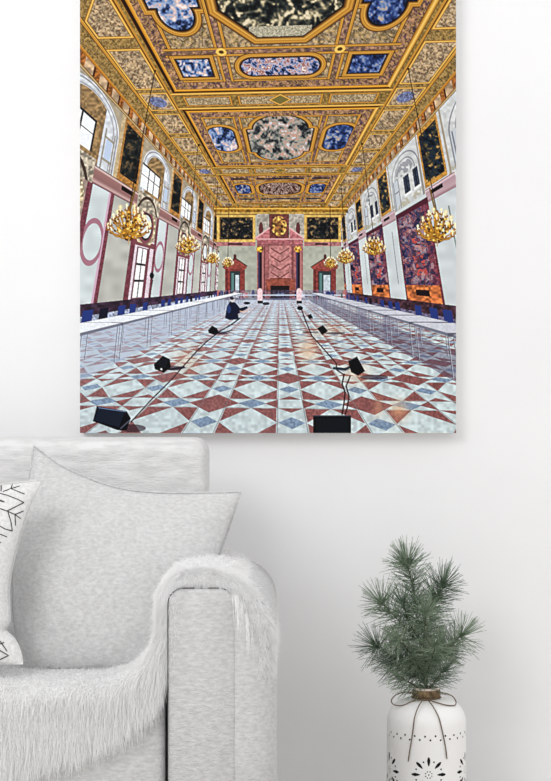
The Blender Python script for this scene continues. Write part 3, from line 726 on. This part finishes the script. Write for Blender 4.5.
def on_front(px, py):
    d = np.hypot(fx - px, fy - py); k = np.argsort(d)[:4]; w = 1 / (d[k] + .3); w /= w.sum()
    y = float((tree_p[k, 1] * w).sum()); q = MPP * (DCAM + y) / DCAM; return Vector(((px - 275.5) * q, y - .0004, CAMZ - (py - 390.5) * q))
M_ink = mat('black_stitching', (36, 36, 36), .9)
paths = []
for s_ in segs:
    P = []
    for p, q in zip(s_, s_[1:]):
        for k in range(6): P.append(on_front(p[0] + (q[0] - p[0]) * k / 6, p[1] + (q[1] - p[1]) * k / 6))
    P.append(on_front(*s_[-1])); paths.append(P)
tubes('branch_pattern', paths, .0010, M_ink, root, 6)

# ---------------------------------------------------------------- fur throw over seat and arm
M_fur = mat('white_fur_pile', (253, 253, 253), .9, .1)
M_hide = mat('white_fur_backing', (214, 214, 214), .95, .1)
rng = np.random.RandomState(3)
zs_ = .425; xin = ax0 - .012; xo = ax1 - .012; zt_ = atop + .026
prof = [(-1.15, zs_), (-.9, zs_), (-.6, zs_), (-.36, zs_ + .001), (-.29, zs_ + .012), (xin - .03, zs_ + .045), (xin - .004, zs_ + .095), (xin, zt_ - .045), (xin + .018, zt_ - .012), (xin + .055, zt_), (xo - .11, zt_), (xo - .06, zt_ - .018), (xo - .02, zt_ - .058), (xo + .002, zt_ - .10), (xo + .002, zt_ - .14), (xo - .003, zt_ - .19)]
PR = catmull([(x, 0, z) for x, z in prof], 10); d = [0]
for p, q in zip(PR, PR[1:]): d.append(d[-1] + (q - p).length)
NU = 260; tu = np.linspace(0, d[-1], NU); px_u = np.interp(tu, d, [p.x for p in PR]); pz_u = np.interp(tu, d, [p.z for p in PR])
tx = np.gradient(px_u, tu); tz = np.gradient(pz_u, tu); tn = np.hypot(tx, tz); nx, nz = -tz / tn, tx / tn
YB = -.50
# drop of the front hem for each place along the profile: deep on the seat, none on the arm
def hem(x, z, onarm): return 0
seat_w = np.clip((ax0 - .03 - px_u) / .10, 0, 1) * (nz > .3)
drop = np.where((px_u < ax0) & (pz_u < .50), .05 + .11 * np.clip((-.26 - px_u) / .30, 0, 1), .0)
ks = np.exp(-np.linspace(-2, 2, 17) ** 2); ks /= ks.sum(); drop = np.convolve(np.pad(drop, 8, 'edge'), ks, 'valid')
NV = 40; NVB = 22
def throw_pt(iu, v):
    """iu float index along the profile, v 0..1 back to front edge, 1..2 down the front"""
    X = np.interp(iu, np.arange(NU), px_u); Z = np.interp(iu, np.arange(NU), pz_u); NX = np.interp(iu, np.arange(NU), nx); NZ = np.interp(iu, np.arange(NU), nz); D = np.interp(iu, np.arange(NU), drop)
    R = .03; vb = np.clip(v, 0, 1); vf = np.clip(v - 1, 0, 1)
    yfl = AF + .012 + R; Y = YB + (yfl - YB) * vb
    s = vf * (D + R * 1.5); an = np.clip(s / R, 0, math.pi / 2)
    Y = Y - R * np.sin(an); sink = R * (1 - np.cos(an))
    isarm = np.clip((X - (ax0 - .05)) / .05, 0, 1)
    dn = np.maximum(s - R * math.pi / 2, 0)
    Xo = X - NX * sink; Zo = Z - NZ * sink - dn
    nY = -np.sin(an); c = np.cos(an)
    Nn = np.stack([NX * c, nY, NZ * c], -1); Nn /= np.linalg.norm(Nn, axis=-1, keepdims=True) + 1e-9
    return np.stack([Xo, Y, Zo], -1), Nn, isarm, X
iu, vv = np.meshgrid(np.arange(NU, dtype=float), np.linspace(0, 2, NV), indexing='ij')
Pt, Nn, _, _ = throw_pt(iu.ravel(), vv.ravel())
und = Pt - Nn * .004
q = grid_quads(NU, NV); n0 = NU * NV
thr = empty('fur_throw', (-.3, -.75, zs_), 'shaggy white fur throw spread over the sofa seat and arm', 'throw')
from_quads('backing', np.concatenate([Pt, und]), np.concatenate([q, q[:, ::-1] + n0]), M_hide, thr)
def hair(n, ulo, uhi, vlo, vhi, length, lift, comb, r, seed, keep=None, jit=.25, droop=.5):
    g = np.random.RandomState(seed); u = g.uniform(ulo, uhi, n) * (NU - 1); v = g.uniform(vlo, vhi, n)
    P, N, ia, X0_ = throw_pt(u, v)
    if keep is not None:
        k = keep(P, v, X0_); P, N, ia, v, X0_ = P[k], N[k], ia[k], v[k], X0_[k]
    n = len(P); cd = comb(P, N, v, X0_); cd = cd - N * (cd * N).sum(1)[:, None]
    cl = np.floor(P / .0065).astype(np.int64); hk = (cl[:, 0] * 73856093) ^ (cl[:, 1] * 19349663) ^ (cl[:, 2] * 83492791)
    cj = np.stack([((hk * m_) % 1009) / 504.5 - 1 for m_ in (31, 57, 91)], -1)
    D = N * lift + cd + g.normal(size=(n, 3)) * jit + cj * jit * 1.3; D /= np.linalg.norm(D, axis=1)[:, None]
    L = length * g.uniform(.6, 1.15, n); bend = np.zeros((n, 3)); bend[:, 2] = -droop * g.uniform(.5, 1.2, n)
    return P - N * .001, D, L, bend, np.full(n, r) * g.uniform(.7, 1.3, n)
def comb(P, N, v, X0_):
    c = np.zeros_like(P); front = v > 1; c[:, 1] = np.where(front, -.15, -.75); c[:, 2] = -np.where(front, 1.3, .35)
    onarm = X0_ > ax0 - .02; c[onarm, 1] = -.35; c[onarm, 2] = -.55
    top = onarm & (N[:, 2] > .7); c[top, 0] += .25
    out = onarm & (N[:, 0] > .3); c[out, 2] = -1.1; c[out, 1] = -.2
    inn = onarm & (N[:, 0] < -.3); c[inn, 2] = -1.0
    return c
parts = []
UF = lambda x: float(np.interp(x, px_u[:120], np.arange(120)) / (NU - 1))
parts.append(hair(24000, UF(-.74), 1, .0, 1.0, .017, .55, comb, .00055, 1, jit=.4))
parts.append(hair(15000, UF(-.74), 1, .75, 1.35, .020, .5, comb, .00055, 2, jit=.4))
parts.append(hair(15000, UF(-.74), 1, 1.2, 2.0, .034, .40, comb, .00052, 3, jit=.22, droop=.3, keep=lambda P, v, X0_: X0_ < ax0 - .03))
parts.append(hair(6000, UF(-.74), 1, 1.75, 2.0, .042, .30, comb, .00050, 4, jit=.20, droop=.2, keep=lambda P, v, X0_: X0_ < ax0 - .03))
parts.append(hair(15000, .45, 1, .9, 2.0, .015, .8, comb, .00048, 5, jit=.4, keep=lambda P, v, X0_: X0_ > ax0 - .05))
# locks of the hem along the inner edge of the arm front, over the gap and beside its outer edge
def lock(n, pts, ln, seed, dx, dy=-.3, jit=.16, w=.004):
    g = np.random.RandomState(seed); t = g.uniform(0, len(pts) - 1.001, n); i0 = t.astype(int); f = (t - i0)[:, None]
    Q_ = np.array([wp(*p) for p in pts]); XZ = Q_[i0] * (1 - f) + Q_[i0 + 1] * f
    P = np.stack([XZ[:, 0] + g.normal(size=n) * w, np.full(n, AF) + g.uniform(-.012, .012, n), XZ[:, 1]], -1)
    D = np.stack([np.full(n, dx), np.full(n, dy), np.full(n, -1.)], -1) + g.normal(size=(n, 3)) * jit; D /= np.linalg.norm(D, axis=1)[:, None]
    B = np.zeros((n, 3)); B[:, 2] = -.4
    return P, D, ln * g.uniform(.6, 1.15, n), B, np.full(n, .00050)
def wp(px, py): p = W(px, py, AF); return p.x, p.z
parts.append(hair(22000, .35, .75, 1.0, 2.0, .026, .45, comb, .00048, 6, keep=lambda P, v, X0_: (X0_ > ax0 - .03) & (X0_ < ax0 + .012) & (P[:, 1] < -.98), jit=.28, droop=.4))
near = lambda P, v, X0_: (g_ramp(len(X0_)) < np.clip((X0_ - ax0 + .10) / .05, 0, 1)) & (X0_ < ax0 - .004) & (P[:, 2] < .50)
g_ramp = lambda n: np.random.RandomState(77).uniform(0, 1, n)
parts.append(hair(7000, UF(ax0 - .10), .55, .95, 1.9, .036, .22, comb, .00050, 11, keep=near, jit=.25, droop=.5))
parts.append(lock(110, [(234, 594), (240, 600), (248, 625)], .044, 8, .12, jit=.10, w=.003))
R_, D_, L_, B_, r_ = (np.concatenate([p[i] for p in parts]) for i in range(5))
fur = strands('pile', R_, D_, L_, r_, M_fur, thr, B_, rng, 3); fur['kind'] = 'stuff'

# ---------------------------------------------------------------- vase
M_cer = mat('white_matt_ceramic', (244, 243, 242), .42, .45)
M_dark = mat('painted_vase_shade', (26, 24, 24), .9)
M_bark = add_noise(mat('brown_bark_collar', (120, 98, 70), .9), (84, 64, 42), (158, 134, 100), 90, .3, .7, bump=.8, bscale=260, stretch=(1, 1, .4), dist=.002)
M_rim = mat('cream_rim', (226, 212, 200), .7)
M_twine = add_noise(mat('brown_twine', (108, 92, 74), .95), (84, 70, 54), (128, 110, 90), 500, bump=.5, bscale=900, dist=.0006)
YV = -.30; vc = W(426.3, 690, YV); VX = vc.x; RV = .0885; ZT = vc.z + .003; sv = MPP * (DCAM + YV) / DCAM
vase = empty('vase', (VX, YV, 0), 'white ceramic bottle vase with cut-out flower pattern and twine bow', 'vase')
prof = [(0, .078), (.004, .084), (.012, RV), (.05, RV), (.10, RV)]
zb0, zb1 = .10, ZT - .115 * 0 - .028 - .014
ztop = ZT - .010
zsh = ZT - .074
zr = list(np.arange(.10, zsh - .002, .0009))
prof += [(z, RV) for z in zr[1:]]
for k in range(15):
    an = k / 14 * math.pi / 2; prof.append((zsh + .052 * math.sin(an), .030 + (RV - .030) * math.cos(an) ** .8 if k < 14 else .030))
prof += [(zsh + .056, .0285), (ZT - .003, .0275), (ZT, .0265), (ZT + .0005, .024), (ZT - .004, .023), (ZT - .03, .023)]
zz = np.array([p[0] for p in prof]); rr = np.array([p[1] for p in prof]); NA = 720
an = np.arange(NA) / NA * 2 * math.pi; A, Zg = np.meshgrid(an, zz, indexing='ij'); Rg = np.broadcast_to(rr, A.shape)
V = np.stack([VX + np.sin(A) * Rg, YV - np.cos(A) * Rg, Zg], -1).reshape(-1, 3); Q = grid_quads(NA, len(zz), True)
fa = np.repeat(an + math.pi / NA, len(zz) - 1); fz = np.tile((zz[1:] + zz[:-1]) / 2, NA)
def wrapd(a0): return (fa - a0 + math.pi) % (2 * math.pi) - math.pi
hole = np.zeros(len(Q), bool)
def zp(py): return CAMZ - (py - 390.5) * MPP * (DCAM + YV - RV * .9) / DCAM
def dot(a0, z0, r): global hole; hole |= ((wrapd(a0) * RV) ** 2 + (fz - z0) ** 2) < r * r
for k in range(48):
    dot(k / 48 * 2 * math.pi + .02, zp(735.8 if k % 2 else 739.6) + .0005 * math.sin(k * 2.1), .0022)
    dot(k / 48 * 2 * math.pi + .02, zp(735.8 if k % 2 else 739.6) - .104, .0022)
for k in range(5):
    a0 = k / 5 * 2 * math.pi - .02; z0 = zp(774.2); u = wrapd(a0) * RV; w = fz - z0
    for j in range(8):
        t = j / 8 * 2 * math.pi; lu = u * math.sin(t) + w * math.cos(t); lw = u * math.cos(t) - w * math.sin(t)
        h = np.clip((lu - .0185) / .0205, 0, 1); hole |= (lu > .0185) & (lu < .039) & (np.abs(lw) < .0042 * np.sin(math.pi * h) ** .6 * (.55 + .45 * h))
        t2 = t + math.pi / 8; dot_u = math.sin(t2) * .030; dot_w = math.cos(t2) * .030; hole |= ((u - dot_u) ** 2 + (w - dot_w) ** 2) < .0019 ** 2
        hole |= ((u - math.sin(t2) * .0073) ** 2 + (w - math.cos(t2) * .0073) ** 2) < .00135 ** 2
    hole |= (u ** 2 + w ** 2) < .0016 ** 2
body = from_quads('body', V, Q[~hole], M_cer, vase)
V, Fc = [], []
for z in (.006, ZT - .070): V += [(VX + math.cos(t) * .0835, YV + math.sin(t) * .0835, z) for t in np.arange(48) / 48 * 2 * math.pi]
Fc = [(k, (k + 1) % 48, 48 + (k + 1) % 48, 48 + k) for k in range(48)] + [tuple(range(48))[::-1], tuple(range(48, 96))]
from_py('shade_drum', V, Fc, M_dark, vase)  # added drum, its dark colour stands in for the shade behind the cut-outs
def ring_geo(prof, n=64, rough=0, seed=0):
    g = random.Random(seed); V = []; m_ = len(prof)
    for k in range(n):
        t = k / n * 2 * math.pi
        for (r, z) in prof: q = r + g.uniform(-rough, rough); V.append((VX + math.cos(t) * q, YV + math.sin(t) * q, z))
    Fc = [(k * m_ + j, ((k + 1) % n) * m_ + j, ((k + 1) % n) * m_ + (j + 1) % m_, k * m_ + (j + 1) % m_) for k in range(n) for j in range(m_)]
    return V, Fc
zc0, zc1 = ZT - .0195, ZT - .0015
V, Fc = ring_geo([(.0287, zc0), (.0312, zc0 + .001), (.0316, (zc0 + zc1) / 2), (.0312, zc1 - .001), (.0287, zc1)], 72, .0005, 3); from_py('collar', V, Fc, M_bark, vase)
V, Fc = ring_geo([(.0245, ZT - .003), (.0285, ZT - .003), (.029, ZT + .001), (.0275, ZT + .0035), (.0255, ZT + .0035)], 64); from_py('rim', V, Fc, M_rim, vase)
def vp(zx, zy, dep): px, py = 370 + zx / 4.59, 660 + zy / 4.59; return Vector(((px - 275.5) * MPP * (DCAM + YV + dep) / DCAM, YV + dep, CAMZ - (py - 390.5) * MPP * (DCAM + YV + dep) / DCAM))
def body_dep(zx, zy):
    px, py = 370 + zx / 4.59, 660 + zy / 4.59; x = (px - 426.3) * sv; z = CAMZ - (py - 390.5) * sv
    r = float(np.interp(z, zz[:-4], rr[:-4])); return -math.sqrt(max(r * r - x * x, 1e-5)) - .0022
KD = -.034
loopL = [vp(248, 182, KD), vp(205, 186, KD - .002), vp(150, 208, KD - .006), vp(112, 206, KD - .006), vp(98, 186, KD - .004), vp(122, 158, KD - .001), vp(165, 148, KD + .004), vp(205, 152, KD + .004), vp(236, 176, KD)]
loopR = [vp(256, 182, KD), vp(290, 190, KD - .002), vp(345, 206, KD - .006), vp(388, 208, KD - .006), vp(394, 190, KD - .004), vp(378, 166, KD - .001), vp(345, 153, KD + .004), vp(312, 152, KD + .004), vp(268, 176, KD)]
tl = [(240, 186), (222, 215), (205, 262), (197, 320), (190, 370), (182, 418), (175, 465)]
tr_ = [(268, 186), (290, 215), (316, 266), (330, 320), (340, 365), (348, 410), (353, 454)]
tails = [[vp(x, y, min(body_dep(x, y), KD)) for x, y in t] for t in (tl, tr_)]
def fwd(p):
    k = Vector((p.x, p.y, p.z)); r = float(np.interp(k.z, zz[:-4], rr[:-4])); dx = k.x - VX
    need = YV - math.sqrt(max(r * r - dx * dx, 0)) - .003
    if k.y > need and abs(dx) < r:
        f = (DCAM + need) / (DCAM + k.y); k = Vector((k.x * f, need, CAMZ + (k.z - CAMZ) * f))
    return k
bow = tubes('twine_bow', [[fwd(q) for q in catmull(p, 8)] for p in (loopL, loopR, *tails)], .0013, M_twine, vase, 8)
V, Fc = ring_geo([(.0312, ZT - .0205), (.0335, ZT - .0195), (.0335, ZT - .018), (.0312, ZT - .017)], 48); from_py('twine_wrap', V, Fc, M_twine, bow)
bm = bmesh.new(); bmesh.ops.create_icosphere(bm, subdivisions=3, radius=1)
kc = vp(253, 184, KD)
for v in bm.verts: v.co = Vector((kc.x + v.co.x * .0042, kc.y + v.co.y * .003, kc.z + v.co.z * .003))
me = bpy.data.meshes.new('knot'); bm.to_mesh(me); bm.free(); link('knot', me, M_twine, bow)

# ---------------------------------------------------------------- pine sprig
M_ndl = mat('pine_needle', (84, 108, 94), .6, .3); M_twig = mat('brown_pine_twig', (84, 76, 60), .9)
M_ndl = add_noise(M_ndl, (62, 86, 66), (128, 146, 124), 60, .3, .7); M_ndl2 = add_noise(mat('pale_pine_needle', (84, 108, 94), .55, .35), (96, 118, 94), (170, 186, 162), 60, .3, .7)
sprig = empty('pine_sprig', (VX, YV, ZT - .05), 'green pine sprig with long needles standing in the white vase', 'plant')
def pp(px, py, dy=0.): return W(px, py, YV + dy)
stem = catmull([pp(427, 712), pp(427, 690), pp(424, 665, .004), pp(419, 638, .004), pp(416, 610), pp(412, 585), pp(407, 562)], 8)
stem[0].x = VX
tubes('stem', [stem], [.0028 - .0016 * i / (len(stem) - 1) for i in range(len(stem))], M_twig, sprig, 8)
br = [  # points from the stem outwards, depth offset of the tip, needles, length px
    ([(417, 615), (413, 588), (407, 563)], -.005, 230, 26),
    ([(418, 632), (433, 605), (443, 584)], .015, 230, 26),
    ([(418, 642), (398, 620), (381, 602)], .02, 230, 26),
    ([(419, 640), (409, 622), (403, 604)], -.045, 150, 24),
    ([(421, 664), (444, 651), (462, 635)], -.01, 250, 26),
    ([(422, 668), (398, 660), (376, 646)], -.015, 230, 26),
    ([(423, 676), (412, 655), (399, 640)], -.05, 210, 24),
    ([(423, 676), (436, 655), (446, 650)], .05, 180, 24),
    ([(423, 664), (424, 640), (426, 612)], -.06, 230, 24),
    ([(424, 680), (408, 674), (392, 664)], .045, 150, 24),
    ([(424, 680), (430, 664), (436, 645)], -.055, 190, 24),
    ([(421, 646), (430, 622), (434, 600)], .05, 150, 24),
    ([(426, 694), (412, 684), (398, 676)], -.03, 120, 22), ([(426, 694), (434, 682), (444, 670)], -.03, 120, 22), ([(425, 692), (424, 676), (418, 660)], .03, 160, 24)]
def needles(C, n, ln, tw, g, lo, lean_=1.0, m=None):
    Ca = np.array([list(c) for c in C]); t = g.uniform(lo, 1, n) ** .9; t = np.where(g.rand(n) < .22, g.uniform(.92, 1, n), t); idx = t * (len(C) - 1); i0 = np.minimum(idx.astype(int), len(C) - 2); f = (idx - i0)[:, None]
    R0 = Ca[i0] * (1 - f) + Ca[i0 + 1] * f; T = Ca[i0 + 1] - Ca[i0]; T /= np.linalg.norm(T, axis=1)[:, None]
    rd = g.normal(size=(n, 3)); rd -= T * (rd * T).sum(1)[:, None]; rd /= np.linalg.norm(rd, axis=1)[:, None]
    ang = np.where(t > .85, g.uniform(.1, 1.65, n), g.uniform(.8, 1.4, n))[:, None]
    D = T * np.cos(ang) + rd * np.sin(ang); L = ln * .00224 * g.uniform(.8, 1.12, n); B = np.zeros((n, 3)); B[:, 2] = g.uniform(-.05, .12, n)
    strands('needles', R0, D, L, np.full(n, .00076), m or M_ndl, tw, B, g, 3, .45)
for k, (P, dy, n, ln) in enumerate(br):
    C = catmull([pp(x, y, dy * i / (len(P) - 1)) for i, (x, y) in enumerate(P)], 10); g = np.random.RandomState(100 + k)
    tw = tubes('branch', [C], [.0018 - .0008 * i / (len(C) - 1) for i in range(len(C))], M_twig, sprig, 6)
    needles(C, int(n * 1.2), ln, tw, g, .0, m=M_ndl if k % 2 else M_ndl2)
needles(stem[14:], 200, 22, sprig, np.random.RandomState(7), .0)
